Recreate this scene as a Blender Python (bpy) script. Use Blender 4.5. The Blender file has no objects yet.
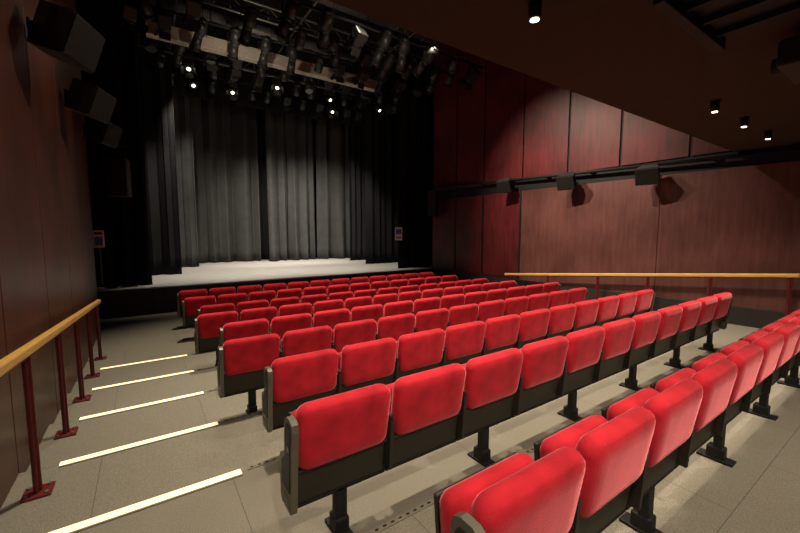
import bpy, bmesh, math, random
from mathutils import Vector, Matrix, Euler, noise
random.seed(7)
E = 1.97            # eye height above the flat front floor
D = bpy.data
SC = bpy.context.scene
COL = SC.collection

# ------------------------------------------------------------------ materials
def new_mat(name):
    m = D.materials.new(name); m.use_nodes = True
    nt = m.node_tree
    return m, nt, nt.nodes['Principled BSDF']

def mat(name, col, rough=0.6, metal=0.0, noise_amt=0.15, nscale=12.0, bump=0.0, bscale=60, emis=None, estr=0, sheen=0, spec=0.5, stretch=(1,1,1), coat=0):
    m, nt, b = new_mat(name)
    tc = nt.nodes.new('ShaderNodeTexCoord'); mp = nt.nodes.new('ShaderNodeMapping')
    mp.inputs['Scale'].default_value = stretch
    nt.links.new(tc.outputs['Object'], mp.inputs['Vector'])
    n = nt.nodes.new('ShaderNodeTexNoise'); n.inputs['Scale'].default_value = nscale
    n.inputs['Detail'].default_value = 5
    nt.links.new(mp.outputs['Vector'], n.inputs['Vector'])
    r = nt.nodes.new('ShaderNodeValToRGB')
    r.color_ramp.elements[0].position = 0.3; r.color_ramp.elements[1].position = 0.7
    r.color_ramp.elements[0].color = tuple(c*(1-noise_amt) for c in col)+(1,)
    r.color_ramp.elements[1].color = tuple(min(1, c*(1+noise_amt)) for c in col)+(1,)
    nt.links.new(n.outputs['Fac'], r.inputs['Fac'])
    nt.links.new(r.outputs['Color'], b.inputs['Base Color'])
    b.inputs['Roughness'].default_value = rough
    b.inputs['Metallic'].default_value = metal
    b.inputs['Specular IOR Level'].default_value = spec
    b.inputs['Coat Weight'].default_value = coat
    b.inputs['Coat Roughness'].default_value = 0.35
    if sheen:
        b.inputs['Sheen Weight'].default_value = sheen
        b.inputs['Sheen Roughness'].default_value = 0.35
        b.inputs['Sheen Tint'].default_value = (1, 0.30, 0.34, 1)
    if bump:
        n2 = nt.nodes.new('ShaderNodeTexNoise'); n2.inputs['Scale'].default_value = bscale
        nt.links.new(mp.outputs['Vector'], n2.inputs['Vector'])
        bp = nt.nodes.new('ShaderNodeBump'); bp.inputs['Strength'].default_value = bump
        bp.inputs['Distance'].default_value = 0.01
        nt.links.new(n2.outputs['Fac'], bp.inputs['Height'])
        nt.links.new(bp.outputs['Normal'], b.inputs['Normal'])
    if emis:
        b.inputs['Emission Color'].default_value = emis+(1,)
        b.inputs['Emission Strength'].default_value = estr
    return m

M_RED = mat('red_velvet', (0.48, 0.018, 0.030), 0.85, noise_amt=0.3, nscale=6, bump=0.22, bscale=170, sheen=1.0, spec=0.08)
M_SHELL = mat('seat_shell_dark', (0.024, 0.019, 0.013), 0.5, noise_amt=0.1, spec=0.4)
M_ARM = mat('seat_arm_panel', (0.11, 0.092, 0.066), 0.45, noise_amt=0.1)
M_BLACK = mat('black_metal', (0.012, 0.011, 0.011), 0.6, noise_amt=0.1, spec=0.25)
M_BLACKPLASTIC = mat('black_plastic', (0.018, 0.017, 0.016), 0.55, noise_amt=0.1, spec=0.35)
M_LAMP = mat('lamp_housing_black', (0.018, 0.017, 0.016), 0.45, noise_amt=0.1, spec=0.4)
M_GRILLE = mat('speaker_grille', (0.016, 0.015, 0.014), 0.7, noise_amt=0.3, nscale=200, spec=0.2)
M_STEEL = mat('galvanised_steel', (0.17, 0.16, 0.15), 0.5, metal=0.5, noise_amt=0.2)
M_TANBEAM = mat('painted_beam', (0.42, 0.37, 0.31), 0.6)
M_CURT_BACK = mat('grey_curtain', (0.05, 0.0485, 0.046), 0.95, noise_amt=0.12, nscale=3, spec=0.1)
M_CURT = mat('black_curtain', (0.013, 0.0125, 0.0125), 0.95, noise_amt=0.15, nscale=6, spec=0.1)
M_STAGE = mat('stage_floor_paint', (0.42, 0.395, 0.36), 0.55, noise_amt=0.06, nscale=2)
M_FASCIA = mat('stage_fascia_black', (0.024, 0.022, 0.02), 0.5, noise_amt=0.1)
M_CEIL = mat('ceiling_black', (0.008, 0.007, 0.007), 0.9, spec=0.1)
M_SOFFIT = mat('soffit_brown', (0.045, 0.026, 0.017), 0.8, noise_amt=0.08, spec=0.15)
M_OAK = mat('oak_rail', (0.74, 0.42, 0.10), 0.35, noise_amt=0.15, nscale=8, stretch=(6,0.5,6), coat=0.2)
M_POST = mat('red_post_paint', (0.12, 0.012, 0.012), 0.4, noise_amt=0.05)
M_NOSE = mat('step_light', (0.9, 0.78, 0.5), 0.5, noise_amt=0.03, emis=(1.0, 0.80, 0.47), estr=1.0)
M_TRIM = mat('aluminium_nosing', (0.22, 0.195, 0.15), 0.5, metal=0.3, noise_amt=0.1, nscale=60)
M_LENS_ON = mat('lens_lit', (1,1,1), 0.3, emis=(1.0, 0.88, 0.68), estr=8)
M_LENS_OFF = mat('lens_glass', (0.05, 0.055, 0.06), 0.25, noise_amt=0.05)
M_SIGNB = mat('sign_blue', (0.05, 0.2, 0.55), 0.5)
M_SIGNW = mat('sign_white', (0.85, 0.85, 0.83), 0.5, noise_amt=0.03)

def wood_wall(name, dark, light, rough=0.4):
    m, nt, b = new_mat(name)
    tc = nt.nodes.new('ShaderNodeTexCoord'); mp = nt.nodes.new('ShaderNodeMapping')
    mp.inputs['Scale'].default_value = (3.0, 3.0, 0.35)
    nt.links.new(tc.outputs['Object'], mp.inputs['Vector'])
    n = nt.nodes.new('ShaderNodeTexNoise'); n.inputs['Scale'].default_value = 4
    n.inputs['Detail'].default_value = 8; n.inputs['Roughness'].default_value = 0.62
    nt.links.new(mp.outputs['Vector'], n.inputs['Vector'])
    n3 = nt.nodes.new('ShaderNodeTexNoise'); n3.inputs['Scale'].default_value = 1.1; n3.inputs['Detail'].default_value = 4
    nt.links.new(tc.outputs['Object'], n3.inputs['Vector'])
    mx = nt.nodes.new('ShaderNodeMath'); mx.operation = 'MULTIPLY_ADD'; mx.inputs[1].default_value = 0.6
    nt.links.new(n3.outputs['Fac'], mx.inputs[0])
    sc = nt.nodes.new('ShaderNodeMath'); sc.operation = 'MULTIPLY'; sc.inputs[1].default_value = 0.5
    nt.links.new(n.outputs['Fac'], sc.inputs[0]); nt.links.new(sc.outputs[0], mx.inputs[2])
    r = nt.nodes.new('ShaderNodeValToRGB')
    r.color_ramp.elements[0].position = 0.42; r.color_ramp.elements[1].position = 0.68
    r.color_ramp.elements[0].color = dark+(1,); r.color_ramp.elements[1].color = light+(1,)
    nt.links.new(mx.outputs[0], r.inputs['Fac']); nt.links.new(r.outputs['Color'], b.inputs['Base Color'])
    b.inputs['Roughness'].default_value = rough
    b.inputs['Specular IOR Level'].default_value = 0.35
    bp = nt.nodes.new('ShaderNodeBump'); bp.inputs['Strength'].default_value = 0.08; bp.inputs['Distance'].default_value = 0.01
    nt.links.new(n.outputs['Fac'], bp.inputs['Height']); nt.links.new(bp.outputs['Normal'], b.inputs['Normal'])
    return m
M_WALLR = wood_wall('stained_panel_red', (0.050, 0.006, 0.008), (0.15, 0.017, 0.020), 0.45)
M_WALLLOW = wood_wall('stained_panel_mauve', (0.080, 0.026, 0.023), (0.15, 0.055, 0.048), 0.45)
M_WALLL = wood_wall('stained_panel_brown', (0.05, 0.016, 0.010), (0.115, 0.037, 0.023), 0.38)

def floor_mat():
    m, nt, b = new_mat('carpet_tile_grey')
    tc = nt.nodes.new('ShaderNodeTexCoord')
    br = nt.nodes.new('ShaderNodeTexBrick'); br.inputs['Scale'].default_value = 1.0
    br.inputs['Brick Width'].default_value = 1.5; br.inputs['Row Height'].default_value = 1.0
    br.inputs['Mortar Size'].default_value = 0.003; br.offset = 0.5
    br.inputs['Color1'].default_value = (0.225, 0.200, 0.160, 1); br.inputs['Color2'].default_value = (0.215, 0.190, 0.152, 1)
    br.inputs['Mortar'].default_value = (0.13, 0.118, 0.095, 1)
    mp = nt.nodes.new('ShaderNodeMapping'); mp.inputs['Location'].default_value = (0.35, 0.43, 0)
    nt.links.new(tc.outputs['Object'], mp.inputs['Vector']); nt.links.new(mp.outputs['Vector'], br.inputs['Vector'])
    n = nt.nodes.new('ShaderNodeTexNoise'); n.inputs['Scale'].default_value = 220; n.inputs['Detail'].default_value = 2
    nt.links.new(tc.outputs['Object'], n.inputs['Vector'])
    r = nt.nodes.new('ShaderNodeValToRGB'); r.color_ramp.elements[0].color = (0.62,0.62,0.62,1); r.color_ramp.elements[1].color = (1.22,1.22,1.22,1)
    r.color_ramp.elements[0].position = 0.35; r.color_ramp.elements[1].position = 0.65
    nt.links.new(n.outputs['Fac'], r.inputs['Fac'])
    mx = nt.nodes.new('ShaderNodeMixRGB'); mx.blend_type = 'MULTIPLY'; mx.inputs['Fac'].default_value = 1
    nt.links.new(br.outputs['Color'], mx.inputs['Color1']); nt.links.new(r.outputs['Color'], mx.inputs['Color2'])
    nt.links.new(mx.outputs['Color'], b.inputs['Base Color'])
    b.inputs['Roughness'].default_value = 0.85; b.inputs['Specular IOR Level'].default_value = 0.2
    return m
M_FLOOR = floor_mat()

# ------------------------------------------------------------------ mesh builder
class MB:
    def __init__(s):
        s.bm = bmesh.new(); s.mats = []
    def mi(s, m):
        if m not in s.mats: s.mats.append(m)
        return s.mats.index(m)
    def _tag(s, faces, m, smooth=False):
        i = s.mi(m)
        for f in faces:
            f.material_index = i; f.smooth = smooth
    def box(s, c, size, m, rot=None, bevel=0.0, seg=2):
        r = bmesh.ops.create_cube(s.bm, size=1.0)
        vs = r['verts']
        bmesh.ops.scale(s.bm, vec=size, verts=vs)
        fs = set(f for v in vs for f in v.link_faces)
        if bevel > 0:
            es = set(e for v in vs for e in v.link_edges)
            rb = bmesh.ops.bevel(s.bm, geom=list(es), offset=bevel, segments=seg, affect='EDGES', profile=0.5)
            vs = list(set(v for f in rb['faces'] for v in f.verts)) 
            fs = set(f for v in vs for f in v.link_faces)
            vs = list(set(v for f in fs for v in f.verts))
        Mx = Matrix.Translation(Vector(c))
        if rot is not None: Mx = Mx @ (rot if isinstance(rot, Matrix) else Euler(rot).to_matrix().to_4x4())
        bmesh.ops.transform(s.bm, matrix=Mx, verts=vs)
        s._tag(fs, m)
        return vs
    def cyl(s, p1, p2, r1, m, r2=None, n=14, caps=True, smooth=True):
        p1 = Vector(p1); p2 = Vector(p2); r2 = r1 if r2 is None else r2
        d = p2-p1; L = d.length
        r = bmesh.ops.create_cone(s.bm, cap_ends=caps, segments=n, radius1=r1, radius2=r2, depth=L)
        q = Vector((0,0,1)).rotation_difference(d.normalized())
        Mx = Matrix.Translation((p1+p2)/2) @ q.to_matrix().to_4x4()
        bmesh.ops.transform(s.bm, matrix=Mx, verts=r['verts'])
        fs = set(f for v in r['verts'] for f in v.link_faces)
        i = s.mi(m)
        for f in fs:
            f.material_index = i; f.smooth = smooth and len(f.verts) == 4
    def prism(s, prof, axis0, axis1, m, axis='x'):
        def P(t, a, b):
            return (t, a, b) if axis == 'x' else ((a, t, b) if axis == 'y' else (a, b, t))
        A = [s.bm.verts.new(P(axis0, a, b)) for a, b in prof]
        B = [s.bm.verts.new(P(axis1, a, b)) for a, b in prof]
        fs = [s.bm.faces.new(A), s.bm.faces.new(B[::-1])]
        k = len(prof)
        for i in range(k):
            fs.append(s.bm.faces.new([A[i], B[i], B[(i+1)%k], A[(i+1)%k]]))
        s._tag(fs, m)
    def pad(s, w, h, t, r, m, Mx, taper=0.0, puff=0.015, n=5):
        def ring(inset, y):
            out = []
            W = w/2-inset; H = h/2-inset; R = max(r-inset*0.6, 0.006)
            for cx, cz, a0 in ((W-R, H-R, 0), (-W+R, H-R, 90), (-W+R, -H+R, 180), (W-R, -H+R, 270)):
                for k in range(n+1):
                    a = math.radians(a0+90*k/n)
                    x = cx+R*math.cos(a); z = cz+R*math.sin(a)
                    x *= 1-taper*(0.5-z/h)
                    out.append(s.bm.verts.new(Mx @ Vector((x, y, z))))
            return out
        e = min(0.03, t*0.4)
        L = [(0.09, -t/2-puff), (0.045, -t/2-puff*0.75), (0.02, -t/2), (e*0.29, -t/2+e*0.29), (0, -t/2+e), (0, t/2-e), (e*0.29, t/2-e*0.29), (0.02, t/2), (0.045, t/2+puff*0.75), (0.09, t/2+puff)]
        rings = [ring(a, b) for a, b in L]
        fs = [s.bm.faces.new(rings[0]), s.bm.faces.new(rings[-1][::-1])]
        for A, B in zip(rings[:-1], rings[1:]):
            k = len(A)
            for i in range(k):
                fs.append(s.bm.faces.new([A[i], B[i], B[(i+1)%k], A[(i+1)%k]]))
        s._tag(fs, m, True)
    def mesh(s, name):
        bmesh.ops.recalc_face_normals(s.bm, faces=s.bm.faces)
        me = D.meshes.new(name); s.bm.to_mesh(me); s.bm.free()
        for m in s.mats: me.materials.append(m)
        return me
    def obj(s, name, loc=(0,0,0), rot=(0,0,0)):
        o = D.objects.new(name, s.mesh(name)); COL.objects.link(o)
        o.location = loc; o.rotation_euler = rot
        return o

def inst(name, me, loc, rot=(0,0,0)):
    o = D.objects.new(name, me); COL.objects.link(o); o.location = loc; o.rotation_euler = rot
    return o

# ------------------------------------------------------------------ layout constants
XL, XR = -0.82, 8.5
YB = -4.0
ROWY = [0.62 if i == 0 else 1.57+1.0*(i-1) for i in range(9)]
FZ = [E-1.56, E-1.606, E-1.705, E-1.785, E-1.85, E-1.91, 0, 0, 0]
EDGE = [ROWY[i+1]+0.03 for i in range(8)]
STAGE_Y, STAGE_Z = 10.8, E-1.35
CEIL_Z = E+6.6
BACK_Y = 19.6

prof = [(YB, -0.3), (YB, FZ[0])]
for i in range(6):
    prof.append((EDGE[i], FZ[i])); prof.append((EDGE[i], FZ[i+1]))
prof += [(STAGE_Y, 0.0), (STAGE_Y, -0.3)]
b = MB(); b.prism(prof, XL-2.2, XR, M_FLOOR); b.obj('floor')

k = 0
for i in range(6):
    for (x0, x1) in ((-0.60, 0.46), (6.75, XR-0.3)):
        if i == 0 and x0 < 0: continue
        if i > 3 and x0 > 0: continue
        b = MB(); b.box(((x0+x1)/2, EDGE[i]-0.03, FZ[i]+0.004), (x1-x0, 0.06, 0.008), M_NOSE, bevel=0.002)
        b.box(((x0+x1)/2, EDGE[i]-0.068, FZ[i]+0.003), (x1-x0, 0.014, 0.006), M_TRIM)
        b.box(((x0+x1)/2, EDGE[i]+0.004, FZ[i]-0.02), (x1-x0, 0.008, 0.04), M_TRIM)
        b.obj('step_nosing_light')
    k += 1
    b = MB(); b.box((3.6, EDGE[i]-0.02, FZ[i]+0.003), (6.2, 0.035, 0.006), M_TRIM)
    for j in range(124):
        b.box((0.53+j*0.05, EDGE[i]-0.02, FZ[i]+0.0068), (0.02, 0.012, 0.002), M_BLACK)
    b.obj('trim_%d' % k)

# stage
b = MB()
b.box((3.9, (STAGE_Y+BACK_Y)/2, STAGE_Z/2-0.02), (14.5, BACK_Y-STAGE_Y, STAGE_Z-0.04), M_FASCIA)
b.box((3.9, STAGE_Y+0.12, STAGE_Z-0.02), (14.5, 0.24, 0.04), M_FASCIA, bevel=0.006)
b.box((3.9, (STAGE_Y+BACK_Y)/2+0.12, STAGE_Z-0.02), (14.5, BACK_Y-STAGE_Y-0.24, 0.04), M_STAGE)
for x in range(-3, 11):
    b.box((x+0.1, STAGE_Y-0.004, STAGE_Z/2-0.02), (0.012, 0.01, STAGE_Z-0.06), M_BLACK)
b.obj('stage')

# walls
def panel_wall(name, x, side, y0, y1, bands):
    b = MB()
    b.box((x+side*0.10, (y0+y1)/2, CEIL_Z/2), (0.14, y1-y0, CEIL_Z), M_BLACK)
    for z0, z1, m, seams, gap in bands:
        ys = [y0]+[s for s in seams if y0 < s < y1]+[y1]
        for a, c in zip(ys[:-1], ys[1:]):
            b.box((x+side*0.015, (a+c)/2, (z0+z1)/2), (0.03, c-a-gap, z1-z0), m, bevel=0.004, seg=1)
    return b.obj(name)
seamsR = [-3.4, -2.1, -0.9, 0.4, 1.6, 2.85, 4.1, 5.3, 6.6, 8.0, 9.2]
panel_wall('wall_right', XR, 1, YB, 10.4,
    [(0.28, E+1.12, M_WALLLOW, [-3.2, 0.0, 3.3, 6.62], 0.008), (E+1.42, CEIL_Z, M_WALLR, seamsR, 0.05)])
b = MB()
for a, c in ((6.66, 7.96), (8.04, 9.16), (9.24, 10.38)):
    b.box((XR-0.012, (a+c)/2, (0.7+E+1.12)/2), (0.02, c-a, E+1.12-0.7), M_WALLR, bevel=0.004, seg=1)
for y in (6.64, 8.0, 9.2): b.box((XR-0.012, y, (0.7+E+1.12)/2), (0.012, 0.05, E+1.12-0.7), M_BLACK)
b.obj('trim_20')
seamsL = [-2.0, -0.6, 0.8, 2.2, 3.6, 5.0, 6.4, 7.8]
panel_wall('wall_left', XL, -1, YB, 9.4, [(0.0, CEIL_Z, M_WALLL, seamsL, 0.018)])
b = MB(); b.box((XR-0.02, 3.2, 0.34), (0.03, 14.3, 0.68), M_FASCIA, bevel=0.004); b.obj('baseboard_right')
b = MB(); b.box((3.8, YB-0.08, CEIL_Z/2), (9.6, 0.12, CEIL_Z), M_WALLL); b.obj('wall_back')
b = MB(); b.box((3.9, BACK_Y+0.08, CEIL_Z/2), (14.6, 0.12, CEIL_Z), M_CEIL); b.obj('wall_front')
b = MB(); b.box((-3.42, 14.5, CEIL_Z/2), (0.1, 10.2, CEIL_Z), M_CEIL); b.obj('wall_wing_left')
b = MB(); b.box((-2.1, 9.46, CEIL_Z/2), (2.5, 0.08, CEIL_Z), M_CEIL); b.obj('wall_return_left')
b = MB(); b.box((11.22, 15.0, CEIL_Z/2), (0.1, 9.2, CEIL_Z), M_CEIL); b.obj('wall_wing_right')
b = MB(); b.box((9.93, 10.5, CEIL_Z/2), (2.5, 0.08, CEIL_Z), M_CEIL); b.obj('wall_return_right')
b = MB(); b.box((3.9, 8.0, CEIL_Z+0.06), (15, 24.2, 0.1), M_CEIL); b.obj('ceiling')
SZ = E+1.38
b = MB()
b.box((3.84, (YB+2.2)/2, SZ+0.12), (XR-XL-0.02, 2.2-YB, 0.24), M_SOFFIT)
b.box((3.84, 2.17, SZ+0.6), (XR-XL-0.02, 0.06, 0.72), M_SOFFIT)
b.obj('ceiling_soffit')

b = MB()
p0 = Vector((XR-0.10, 10.3, E+1.53)); p1 = Vector((XR-0.10, 1.3, E+1.27))
b.cyl(p0, p1, 0.035, M_BLACK)
for t in [i/8 for i in range(9)]:
    p = p0.lerp(p1, t); b.cyl(p, p+Vector((0.085, 0, 0)), 0.018, M_BLACK, n=8); b.box(p+Vector((0.085,0,0)), (0.02, 0.1, 0.1), M_BLACK)
b.obj('wall_lighting_pipe')

# ------------------------------------------------------------------ seats
def seat_mesh(left_end, right_end, leg):
    b = MB()
    tilt = math.radians(9)
    R = Matrix.Rotation(tilt, 4, 'X')
    b.pad(0.515, 0.345, 0.085, 0.06, M_RED, Matrix.Translation((0, 0.055, 0.632)) @ R, taper=0.03, puff=0.012)
    b.box((0, 0.098, 0.375), (0.505, 0.03, 0.205), M_SHELL, rot=R, bevel=0.008)
    b.box((0, 0.065, 0.463), (0.505, 0.018, 0.02), M_SHELL, rot=R, bevel=0.004)
    Rs = Matrix.Rotation(math.radians(-6), 4, 'X')
    b.pad(0.46, 0.40, 0.08, 0.05, M_RED, Matrix.Translation((0, 0.195, 0.50)) @ Rs, puff=0.01)
    b.box((0, 0.248, 0.48), (0.44, 0.02, 0.38), M_SHELL, rot=Rs, bevel=0.008)
    b.cyl((-0.25, 0.17, 0.315), (0.25, 0.17, 0.315), 0.022, M_BLACK, n=10)
    b.box((0, 0.13, 0.27), (0.545, 0.05, 0.05), M_BLACK, bevel=0.005)
    def side(x, end):
        if end:
            prof = [(0.05,0.27),(0.035,0.29),(0.0,0.62),(-0.012,0.70),(-0.006,0.735),(0.02,0.75),(0.07,0.75),(0.098,0.735),(0.11,0.70),(0.12,0.56),(0.19,0.52),(0.20,0.50),(0.20,0.30),(0.18,0.27)]
            w = 0.015
            b.prism(prof, x-w, x+w, M_ARM)
            b.prism([(0.05,0.38),(0.02,0.68),(0.03,0.72),(0.07,0.72),(0.085,0.70),(0.10,0.55),(0.16,0.50),(0.165,0.38)], x-w-0.004, x+w+0.004, M_BLACKPLASTIC)
            b.box((x, 0.115, 0.31), (0.038, 0.12, 0.075), M_ARM, bevel=0.008)
            b.box((x-w-0.005, 0.05, 0.60), (0.003, 0.03, 0.02), M_TRIM)
        else:
            b.prism([(0.05,0.29),(0.035,0.50),(0.03,0.58),(0.20,0.58),(0.20,0.32),(0.18,0.29)], x-0.011, x+0.011, M_SHELL)
            b.box((x, 0.125, 0.60), (0.026, 0.18, 0.028), M_BLACKPLASTIC, bevel=0.010)
    side(-0.275, left_end)
    if right_end: side(0.275, True)
    if leg:
        b.box((0, 0.13, 0.14), (0.07, 0.05, 0.25), M_BLACK, bevel=0.008)
        b.box((0, 0.14, 0.05), (0.08, 0.10, 0.09), M_BLACK, bevel=0.012)
        b.box((0, 0.14, 0.009), (0.09, 0.20, 0.018), M_BLACK, bevel=0.005)
    return b.mesh('theater_seat')
cache = {}
X0 = [0.72, 0.52, 0.68, 0.52, 0.68, 0.52, 0.66, 0.52, 0.50]
NS = [12, 11, 11, 11, 12, 12, 12, 12, 12]
for r in range(9):
    for s in range(NS[r]):
        key = (s == 0, s == NS[r]-1, s % 2 == 0 or s == NS[r]-1)
        if key not in cache: cache[key] = seat_mesh(*key)
        o = inst('theater_seat', cache[key], (X0[r]+0.275+0.55*s, ROWY[r]+0.04, FZ[r]), (0,0,0))

# ------------------------------------------------------------------ handrails
def sweep_rail(name, x, y0, z0, y1, z1, posts, floor_of):
    b = MB()
    b.box((x, (y0+y1)/2, (z0+z1)/2), (0.055, math.hypot(y1-y0, z1-z0), 0.06), M_OAK, rot=(math.atan2(z1-z0, y1-y0), 0, 0), bevel=0.012)
    b.box((x, (y0+y1)/2, (z0+z1)/2-0.037), (0.03, math.hypot(y1-y0, z1-z0)-0.1, 0.014), M_POST, rot=(math.atan2(z1-z0, y1-y0), 0, 0))
    for py in posts:
        zt = z0+(z1-z0)*(py-y0)/(y1-y0)-0.04; zb = floor_of(py)
        b.box((x, py, (zt+zb)/2), (0.016, 0.062, zt-zb), M_POST, bevel=0.003, seg=1)
        b.box((x, py, (zt+zb)/2), (0.045, 0.014, zt-zb), M_POST, bevel=0.003, seg=1)
        b.box((x, py, zb+0.008), (0.15, 0.15, 0.016), M_POST, bevel=0.004, seg=1)
        for dx in (-.05,.05):
            for dy in (-.05,.05):
                b.cyl((x+dx, py+dy, zb+0.014), (x+dx, py+dy, zb+0.028), 0.011, M_STEEL, n=6)
    return b.obj(name)
def floor_of(y):
    for i in range(6):
        if y < EDGE[i]: return FZ[i]
    return 0.0
sweep_rail('handrail', -0.66, 1.4, E-0.60, 7.7, E-1.11, [1.9, 3.25, 4.3, 5.3, 6.3, 7.35], floor_of)
sweep_rail('handrail', XR-0.2, 1.25, E-0.66, 6.95, E-1.165, [1.35, 2.35, 3.35, 4.35, 5.6, 6.75], floor_of)

# ------------------------------------------------------------------ curtains
def curtain(name, x0, x1, y, z0, z1, m, amp=0.09, per=0.28, seed=0, flare=0.3, ang=0):
    b = MB(); bm = b.bm
    n = max(24, int(abs(x1-x0)/per*14)); nz = 14
    grid = []
    for j in range(nz+1):
        t = j/nz; z = z0+(z1-z0)*t
        row = []
        for i in range(n+1):
            x = x0+(x1-x0)*i/n
            ph = x*2*math.pi/per+4.5*noise.noise((x*1.1+seed*7.3, seed, 0.3))
            a = amp*(0.7+0.8*noise.noise((x*1.3+seed, 3.7, z*0.12)))*(1+flare*(1-t))
            dy = a*math.sin(ph)+0.5*a*math.sin(ph*0.43+seed)+0.03*noise.noise((x*1.5, z*0.5, seed))
            dx = 0.03*math.sin(ph*2)
            row.append(bm.verts.new((x+dx, y+dy+(x-x0)*ang, z)))
        grid.append(row)
    i_m = b.mi(m)
    for j in range(nz):
        for i in range(n):
            f = bm.faces.new([grid[j][i], grid[j][i+1], grid[j+1][i+1], grid[j+1][i]]); f.material_index = i_m; f.smooth = True
    o = b.obj(name)
    sm = o.modifiers.new('thick', 'SOLIDIFY'); sm.thickness = 0.012
    return o
cz = STAGE_Z+0.01
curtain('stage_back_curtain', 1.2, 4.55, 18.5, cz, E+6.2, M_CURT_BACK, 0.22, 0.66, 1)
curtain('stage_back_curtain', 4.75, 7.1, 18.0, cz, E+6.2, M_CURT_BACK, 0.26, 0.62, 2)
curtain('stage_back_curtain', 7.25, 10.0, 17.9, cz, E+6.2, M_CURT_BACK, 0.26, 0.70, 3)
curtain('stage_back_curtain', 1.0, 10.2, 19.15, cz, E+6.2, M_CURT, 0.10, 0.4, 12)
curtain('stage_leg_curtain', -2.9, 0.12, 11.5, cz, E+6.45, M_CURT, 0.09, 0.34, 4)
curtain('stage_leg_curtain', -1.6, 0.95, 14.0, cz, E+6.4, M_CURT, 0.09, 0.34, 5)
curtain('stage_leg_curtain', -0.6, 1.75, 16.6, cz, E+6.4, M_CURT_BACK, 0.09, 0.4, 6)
curtain('stage_leg_curtain', 7.75, 9.6, 11.5, cz, E+6.45, M_CURT, 0.08, 0.34, 7)
curtain('stage_leg_curtain', 7.85, 10.4, 14.0, cz, E+6.4, M_CURT, 0.09, 0.34, 8)
curtain('stage_leg_curtain', 8.1, 10.6, 16.2, cz, E+6.4, M_CURT, 0.09, 0.34, 9)
curtain('stage_border_curtain', -0.4, 9.6, 15.7, E+4.85, E+6.4, M_CURT, 0.07, 0.34, 10)

# ------------------------------------------------------------------ speakers
def wedge_speaker(name, loc, rotz, tiltx, w, h, d, bracket_dir):
    b = MB()
    Rt = Matrix.Rotation(tiltx, 4, 'X')
    prof = [(-w/2, -0.0), (w/2, 0.0), (w*0.30, -d), (-w*0.30, -d)]
    vs0 = [Vector((x, y+d/2, -h/2)) for x, y in prof]; vs1 = [Vector((x, y+d/2, h/2)) for x, y in prof]
    A = [b.bm.verts.new(Rt @ v) for v in vs0]; B = [b.bm.verts.new(Rt @ v) for v in vs1]
    fs = [b.bm.faces.new(A), b.bm.faces.new(B[::-1])]
    for i in range(4): fs.append(b.bm.faces.new([A[i], B[i], B[(i+1)%4], A[(i+1)%4]]))
    b._tag(fs, M_BLACKPLASTIC)
    es = list(set(e for f in fs for e in f.edges))
    bmesh.ops.bevel(b.bm, geom=es, offset=0.012, segments=2, affect='EDGES')
    b.box(Rt @ Vector((0, d/2+0.006, 0)), (w*0.92, 0.02, h*0.92), M_GRILLE, rot=Rt, bevel=0.006)
    for sx in (-1, 1):
        b.box(Rt @ Vector((sx*(w*0.42), 0, 0)), (0.012, 0.05, h*0.8), M_BLACK, rot=Rt)
    b.box((0, -d*0.5-0.04, h*0.1), (w*0.5, 0.02, 0.06), M_BLACK)
    b.cyl((0, -d*0.3, h*0.1), (0, -d/2-bracket_dir, h*0.1), 0.022, M_BLACK)
    b.box((0, -d/2-bracket_dir, h*0.1), (0.12, 0.02, 0.16), M_BLACK)
    return b.obj(name, loc, (0, 0, rotz))
for (y, z) in ((4.9, 1.86), (6.8, 1.80), (8.7, 1.80)):
    wedge_speaker('wall_speaker', (-0.53, y, E+z), math.radians(-90-22), math.radians(-20), 0.52, 0.40, 0.34, 0.08)
for (y, z) in ((6.9, 1.27), (5.1, 1.18), (3.4, 1.12)):
    wedge_speaker('wall_speaker', (XR-0.32, y, E+z), math.radians(90+10), math.radians(-25), 0.42, 0.34, 0.24, 0.10)
def column_speaker(name, loc, rotz, w, h, d):
    b = MB()
    b.box((0,0,0), (w, d, h), M_BLACKPLASTIC, bevel=0.015)
    b.box((0, d/2+0.004, 0), (w*0.9, 0.015, h*0.94), M_GRILLE, bevel=0.005)
    b.box((0, -d/2-0.06, h*0.3), (0.08, 0.14, 0.05), M_BLACK); b.box((0, -d/2-0.06, -h*0.3), (0.08, 0.14, 0.05), M_BLACK)
    b.box((0, -d/2-0.02, h*0.55), (w*0.6, 0.03, 0.12), M_BLACK); b.cyl((0, -d/2, h*0.6), (0, -0.05, h*0.85), 0.02, M_BLACK)
    b.cyl((-w*0.5, -0.05, h*0.85), (w*0.5, -0.05, h*0.85), 0.02, M_BLACK)
    return b.obj(name, loc, (0,0,rotz))
column_speaker('column_speaker', (-0.38, 10.0, E+1.15), math.radians(180-12), 0.36, 0.78, 0.34)
column_speaker('column_speaker', (XR-0.30, 10.0, E+0.98), math.radians(180+25), 0.30, 0.85, 0.28)

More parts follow.
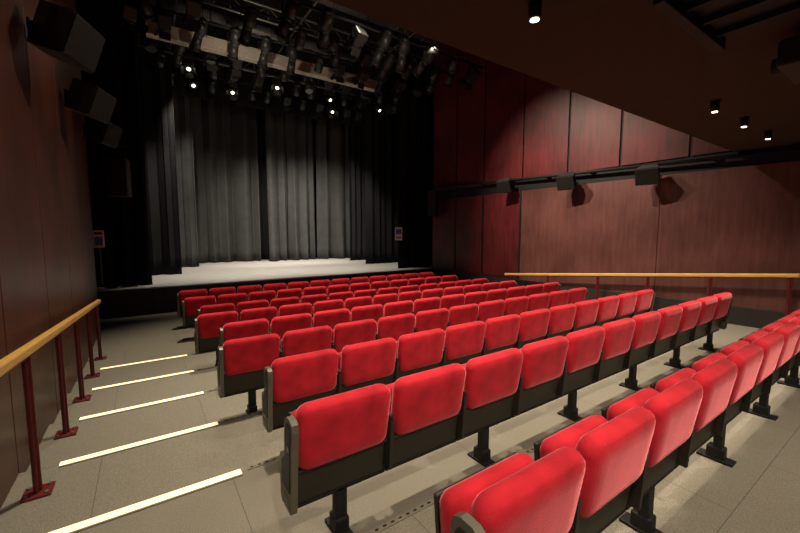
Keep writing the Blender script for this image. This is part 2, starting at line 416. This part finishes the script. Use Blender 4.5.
# ------------------------------------------------------------------ lighting rig
def fixture_mesh(tilt, kind, lit):
    b = MB()
    b.box((0,0,-0.055), (0.05, 0.09, 0.05), M_BLACK, bevel=0.008)
    b.cyl((0,0,-0.05), (0,0,-0.12), 0.015, M_BLACK, n=8)
    w = 0.17
    b.box((0,0,-0.125), (2*w, 0.04, 0.012), M_BLACK)
    for sx in (-1, 1): b.box((sx*w, 0, -0.23), (0.01, 0.04, 0.22), M_BLACK)
    R = Matrix.Translation((0,0,-0.30)) @ Matrix.Rotation(tilt, 4, 'X')
    def P(x,y,z): return R @ Vector((x,y,z))
    if kind == 'profile':
        b.cyl(P(0,-0.30,0), P(0,0.02,0), 0.125, M_LAMP, 0.135)
        b.cyl(P(0,0.02,0), P(0,0.10,0), 0.10, M_LAMP)
        b.cyl(P(0,0.10,0), P(0,0.42,0), 0.10, M_LAMP, 0.12)
        b.cyl(P(0,0.40,0), P(0,0.45,0), 0.135, M_BLACK)
        b.cyl(P(0,-0.36,0), P(0,-0.30,0), 0.06, M_LAMP, 0.12)
        end = 0.45; rr = 0.11
    elif kind == 'fresnel':
        b.box(P(0,-0.03,0), (0.28, 0.30, 0.28), M_LAMP, rot=R.to_3x3().to_4x4(), bevel=0.03)
        b.cyl(P(0,0.10,0), P(0,0.18,0), 0.125, M_LAMP)
        end = 0.18; rr = 0.11
        for k in range(4):
            a = k*math.pi/2
            c = R @ Matrix.Rotation(a, 4, 'Y') @ Matrix.Translation((0, 0.25, 0.165)) @ Matrix.Rotation(math.radians(28), 4, 'X')
            b.box(c.to_translation(), (0.24, 0.17, 0.006), M_BLACK, rot=c.to_3x3().to_4x4())
    else:
        b.cyl(P(0,-0.22,0), P(0,-0.10,0), 0.07, M_LAMP, 0.12)
        b.cyl(P(0,-0.10,0), P(0,0.22,0), 0.12, M_LAMP, 0.125)
        end = 0.22; rr = 0.105
    b.cyl(P(0,end-0.005,0), P(0,end+0.006,0), rr*(0.5 if lit else 1), M_LENS_ON if lit else M_LENS_OFF)
    b.cyl((0.05,0,-0.04), (0.12,-0.05,-0.16), 0.008, M_BLACK, n=6); b.cyl((0.12,-0.05,-0.16), P(0,-0.2,0.08), 0.008, M_BLACK, n=6)
    return b.mesh('stage_spotlight')
fx = {}
def fixture(x, y, z, yaw, tilt, kind='profile', lit=False):
    key = (round(tilt), kind, lit)
    if key not in fx: fx[key] = fixture_mesh(math.radians(tilt), kind, lit)
    return inst('stage_spotlight', fx[key], (x, y, z), (0,0,math.radians(yaw)))

def bar(y, z, x0, x1, r=0.03, m=None):
    b = MB(); m = m or M_BLACK
    b.cyl((x0, y, z), (x1, y, z), r, m, n=12)
    x = x0+0.3
    while x < x1:
        b.cyl((x, y, z), (x, y, CEIL_Z), 0.012, M_BLACK, n=6)
        for q in range(6):
            xa = x+q*0.3; xb = xa+0.3
            if xb < x1:
                b.cyl((xa, y+0.03, z+0.02+0.04*(q % 2)), (xb, y+0.03, z+0.02+0.04*((q+1) % 2)), 0.01, M_BLACK, n=5)
        x += 1.9
    return b.obj('lighting_bar')
bars = [(8.0, 4.75, 1.5, 8.35), (9.3, 5.0, -0.7, 8.35), (11.0, 5.3, -0.7, 9.5), (12.4, 5.35, -0.3, 9.5), (13.4, 5.35, 0.2, 9.6), (14.9, 5.4, 0.4, 9.6)]
for y, z, a, c in bars: bar(y, E+z, a, c)
def truss(y, z, x0, x1, h=0.35):
    b = MB()
    for dz in (0, h): b.cyl((x0, y, z+dz), (x1, y, z+dz), 0.028, M_STEEL, n=8)
    n = int((x1-x0)/0.45)
    for i in range(n):
        xa = x0+(x1-x0)*i/n; xb = x0+(x1-x0)*(i+1)/n
        b.cyl((xa, y, z), (xa, y, z+h), 0.015, M_STEEL, n=6)
        b.cyl((xa, y, z if i % 2 else z+h), (xb, y, z+h if i % 2 else z), 0.012, M_STEEL, n=6)
    for x in (x0+0.5, (x0+x1)/2, x1-0.5): b.cyl((x, y, z+h), (x, y, CEIL_Z), 0.015, M_BLACK, n=6)
    return b.obj('lighting_truss')
truss(10.2, E+5.35, -0.7, 8.3)
truss(13.8, E+5.45, -0.3, 9.4)
b = MB()
b.box((3.7, 11.75, E+5.10), (6.7, 0.16, 0.26), M_TANBEAM, bevel=0.01)
b.box((3.7, 11.75, E+4.955), (6.8, 0.26, 0.03), M_TANBEAM, bevel=0.004)
b.box((3.7, 11.75, E+5.245), (6.8, 0.26, 0.03), M_TANBEAM, bevel=0.004)
for x in (0.6, 3.9, 6.9): b.box((x, 11.75, E+5.93), (0.08, 0.08, 1.34), M_BLACK)
b.obj('ceiling_beam')
for x in (1.0, 4.0, 7.0):
    b = MB(); b.cyl((x, 6.5, E+5.95), (x, 15.3, E+5.95), 0.03, M_STEEL, n=10)
    for y in (7, 11.4, 15): b.cyl((x, y, E+5.95), (x, y, CEIL_Z), 0.015, M_BLACK, n=6)
    b.obj('rigging_pipe')
for y in (12.7, 9.9):
    b = MB()
    b.cyl((0.2, y, E+6.28), (8.2, y, E+6.28), 0.19, M_STEEL, n=20)
    for i in range(8): b.cyl((0.6+i, y, E+6.28), (0.64+i, y, E+6.28), 0.205, M_STEEL, n=20)
    for x in (1.5, 4.5, 7.5): b.cyl((x, y, E+6.44), (x, y, CEIL_Z), 0.015, M_BLACK, n=6)
    b.obj('ventilation_duct')

for x, k, yw, tl in ((2.7,'profile',20,-45),(3.5,'profile',-10,-40),(4.3,'fresnel',10,-35),(4.95,'profile',15,-50),(5.55,'profile',-20,-45),(6.3,'profile',25,-40),(7.2,'profile',-15,-50),(7.95,'fresnel',10,-35)):
    fixture(x, 8.0, E+4.75, yw, tl, k)
for x, k, yw, tl in ((0.2,'profile',-15,-40),(1.1,'fresnel',-5,-40),(2.2,'profile',10,-45),(3.4,'par',0,-45),(4.3,'profile',-30,-50),(5.2,'fresnel',10,-40),(5.9,'profile',10,-40),(6.6,'par',20,-45),(7.6,'profile',-10,-50)):
    fixture(x, 9.3, E+5.0, yw, tl, k)
for i in range(12):
    fixture(0.0+i*0.75+random.uniform(-.1,.1), 11.0, E+5.3, random.choice((0, 15, -20, 180)), random.choice((-40,-60)), random.choice(('profile','par','fresnel')), i == 1)
for i in range(12):
    fixture(0.4+i*0.72+random.uniform(-.1,.1), 12.4, E+5.35, random.choice((0, 15, -20, 170)), random.choice((-50,-70)), random.choice(('profile','par','fresnel')), False)
for i in range(13):
    fixture(0.7+i*0.66+random.uniform(-.08,.08), 13.4, E+5.35, random.choice((180, 165, -160)) if i in (1,5,8,11) else random.choice((0,20)), -55, random.choice(('par','fresnel')), i in (1,5,8,11))
for i in range(13):
    fixture(1.0+i*0.64+random.uniform(-.08,.08), 14.9, E+5.4, 180+random.choice((-20,0,15)) if i in (1,3,9) else 0, -50, random.choice(('par','fresnel')), i in (1,3,9))

def downlight_mesh():
    b = MB()
    b.cyl((0,0,0), (0,0,-0.11), 0.038, M_BLACK, n=20)
    b.cyl((0,0,-0.002), (0,0,-0.012), 0.052, M_BLACK, n=20)
    b.cyl((0,0,-0.11), (0,0,-0.114), 0.026, M_LENS_ON, n=20)
    return b.mesh('ceiling_downlight')
dm = downlight_mesh()
DL = [(2.0, 1.5), (5.05, 1.5), (6.05, 1.5), (7.1, 1.5), (0.0, -1.6), (2.0, -1.6), (4.0, -1.6), (6.0, -1.6)]
for x, y in DL+[(0.2,-0.3),(1.9,-0.3),(3.9,-0.3)]: inst('ceiling_downlight', dm, (x, y, SZ))

b = MB()
b.box((3.9, 0.55, SZ-0.17), (0.55, 0.42, 0.18), M_BLACKPLASTIC, bevel=0.02)
b.cyl((3.9, 0.76, SZ-0.17), (3.9, 0.83, SZ-0.17), 0.06, M_BLACK); b.cyl((3.9, 0.83, SZ-0.17), (3.9, 0.835, SZ-0.17), 0.045, M_LENS_OFF)
for dx in (-.2,.2): b.cyl((3.9+dx, 0.55, SZ-0.09), (3.9+dx, 0.55, SZ), 0.015, M_BLACK)
b.obj('projector')
b = MB()
b.box((2.95, 1.02, SZ-0.05), (1.0, 0.06, 0.10), M_BLACK, bevel=0.005)
b.box((2.95, 0.20, SZ-0.05), (1.0, 0.06, 0.10), M_BLACK, bevel=0.005)
b.box((2.95, 0.61, SZ-0.012), (1.0, 0.80, 0.02), M_BLACK)
for i in range(4): b.box((2.5+i*0.26, 0.61, SZ-0.04), (0.03, 0.78, 0.04), M_BLACK)
b.obj('cable_tray')

b = MB(); b.box((0,0,0), (0.03, 0.26, 0.46), M_SIGNW, bevel=0.005); b.box((-0.018,0,0.08), (0.01, 0.20, 0.18), M_SIGNB); b.box((-0.018,0,-0.14), (0.01,0.18,0.05), M_SIGNB)
b.box((0.05,0,-0.55),(0.05,0.05,1.4),M_BLACK)
o = b.obj('safety_sign', (7.58, 11.2, E-0.05), (0,0,math.radians(55)))
b = MB(); b.box((0,0,0), (0.20, 0.14, 0.40), M_SIGNW, bevel=0.02); b.box((0,-0.075,-0.05), (0.14,0.02,0.2), M_SIGNB, bevel=0.005); b.box((0,-0.075,0.13), (0.14,0.02,0.05), M_BLACK)
b.cyl((0,0.05,-0.2),(0,0.05,-1.1),0.02,M_STEEL)
o = b.obj('wall_control_box', (-0.86, 11.0, E-0.15))

# ------------------------------------------------------------------ lamps
def spot(x, y, z, tx, ty, tz, power, size=70, col=(1, 0.86, 0.66), blend=0.6, rad=0.08):
    l = D.lights.new('lamp', 'SPOT'); l.energy = power; l.spot_size = math.radians(size); l.spot_blend = blend
    l.color = col; l.shadow_soft_size = rad
    o = D.objects.new('spot_lamp', l); COL.objects.link(o); o.location = (x, y, z)
    d = Vector((tx, ty, tz))-Vector((x, y, z)); o.rotation_euler = d.to_track_quat('-Z', 'Y').to_euler()
    return o
W = (1, 0.88, 0.67)
for x, y, tx, ty in ((1.4, 4.6, 1.5, 3.0), (4.2, 4.6, 3.9, 3.0), (6.4, 4.6, 6.0, 3.2), (1.6, 7.4, 1.7, 6.5), (4.2, 7.4, 4.2, 6.5), (6.4, 7.4, 5.9, 6.5)):
    spot(x, y, CEIL_Z-0.4, tx, ty, 0, 2000, 55, W, 0.9, 0.12)
for x, y in DL: spot(x, y, SZ-0.13, x, y+0.15, 0, 130 if y > 0 else 150, 110, W, 0.9, 0.04)
for x in (0.2, 1.9, 3.9): spot(x, -0.3, SZ-0.13, x+0.5, 1.7, 0.4, 210, 90, W, 1.0, 0.05)
# wall wash
spot(4.3, 6.8, E+4.5, XR, 5.6, E+0.6, 1500, 60, W, 1.0, 0.05)
spot(4.6, 5.2, E+4.5, XR, 4.2, E+0.3, 900, 58, W, 1.0, 0.05)
spot(2.6, 6.0, E+4.6, XL, 4.8, E-0.4, 300, 80, W, 1.0, 0.08)  # extra spot added to brighten the left wall, no fixture behind it
# stage
for x in (1.5, 4.0, 6.5):
    spot(x, 12.0, E+4.7, x, 14.0, STAGE_Z, 1200, 75, (1, 0.92, 0.8), 0.8, 0.1)
for x, p in ((2.0, 900), (4.4, 2000), (6.6, 2000)):
    spot(x-0.9, 12.9, E+4.4, x+0.9, 18.2, STAGE_Z+0.9, p, 70, (1, 0.92, 0.8), 1.0, 0.1)
# added fill spots, not real fixtures, lifting the dark rig and beam
spot(2.0, 9.6, E+3.9, 3.0, 11.75, E+5.1, 110, 110, W, 1.0, 0.1)
spot(4.5, 6.6, E+3.6, 5.0, 9.2, E+5.2, 60, 120, W, 1.0, 0.1)

w = D.worlds.new('world'); SC.world = w; w.use_nodes = True
w.node_tree.nodes['Background'].inputs[0].default_value = (0.02, 0.015, 0.01, 1)

# ------------------------------------------------------------------ camera
cd = D.cameras.new('camera'); cam = D.objects.new('camera', cd); COL.objects.link(cam)
cd.sensor_width = 36; cd.lens = 374/800*36; cd.clip_start = 0.02
cam.location = (0, 0, E)
cam.rotation_euler = (math.radians(90-5.2), 0, math.radians(-34.3))
SC.camera = cam
SC.view_settings.view_transform = 'Standard'
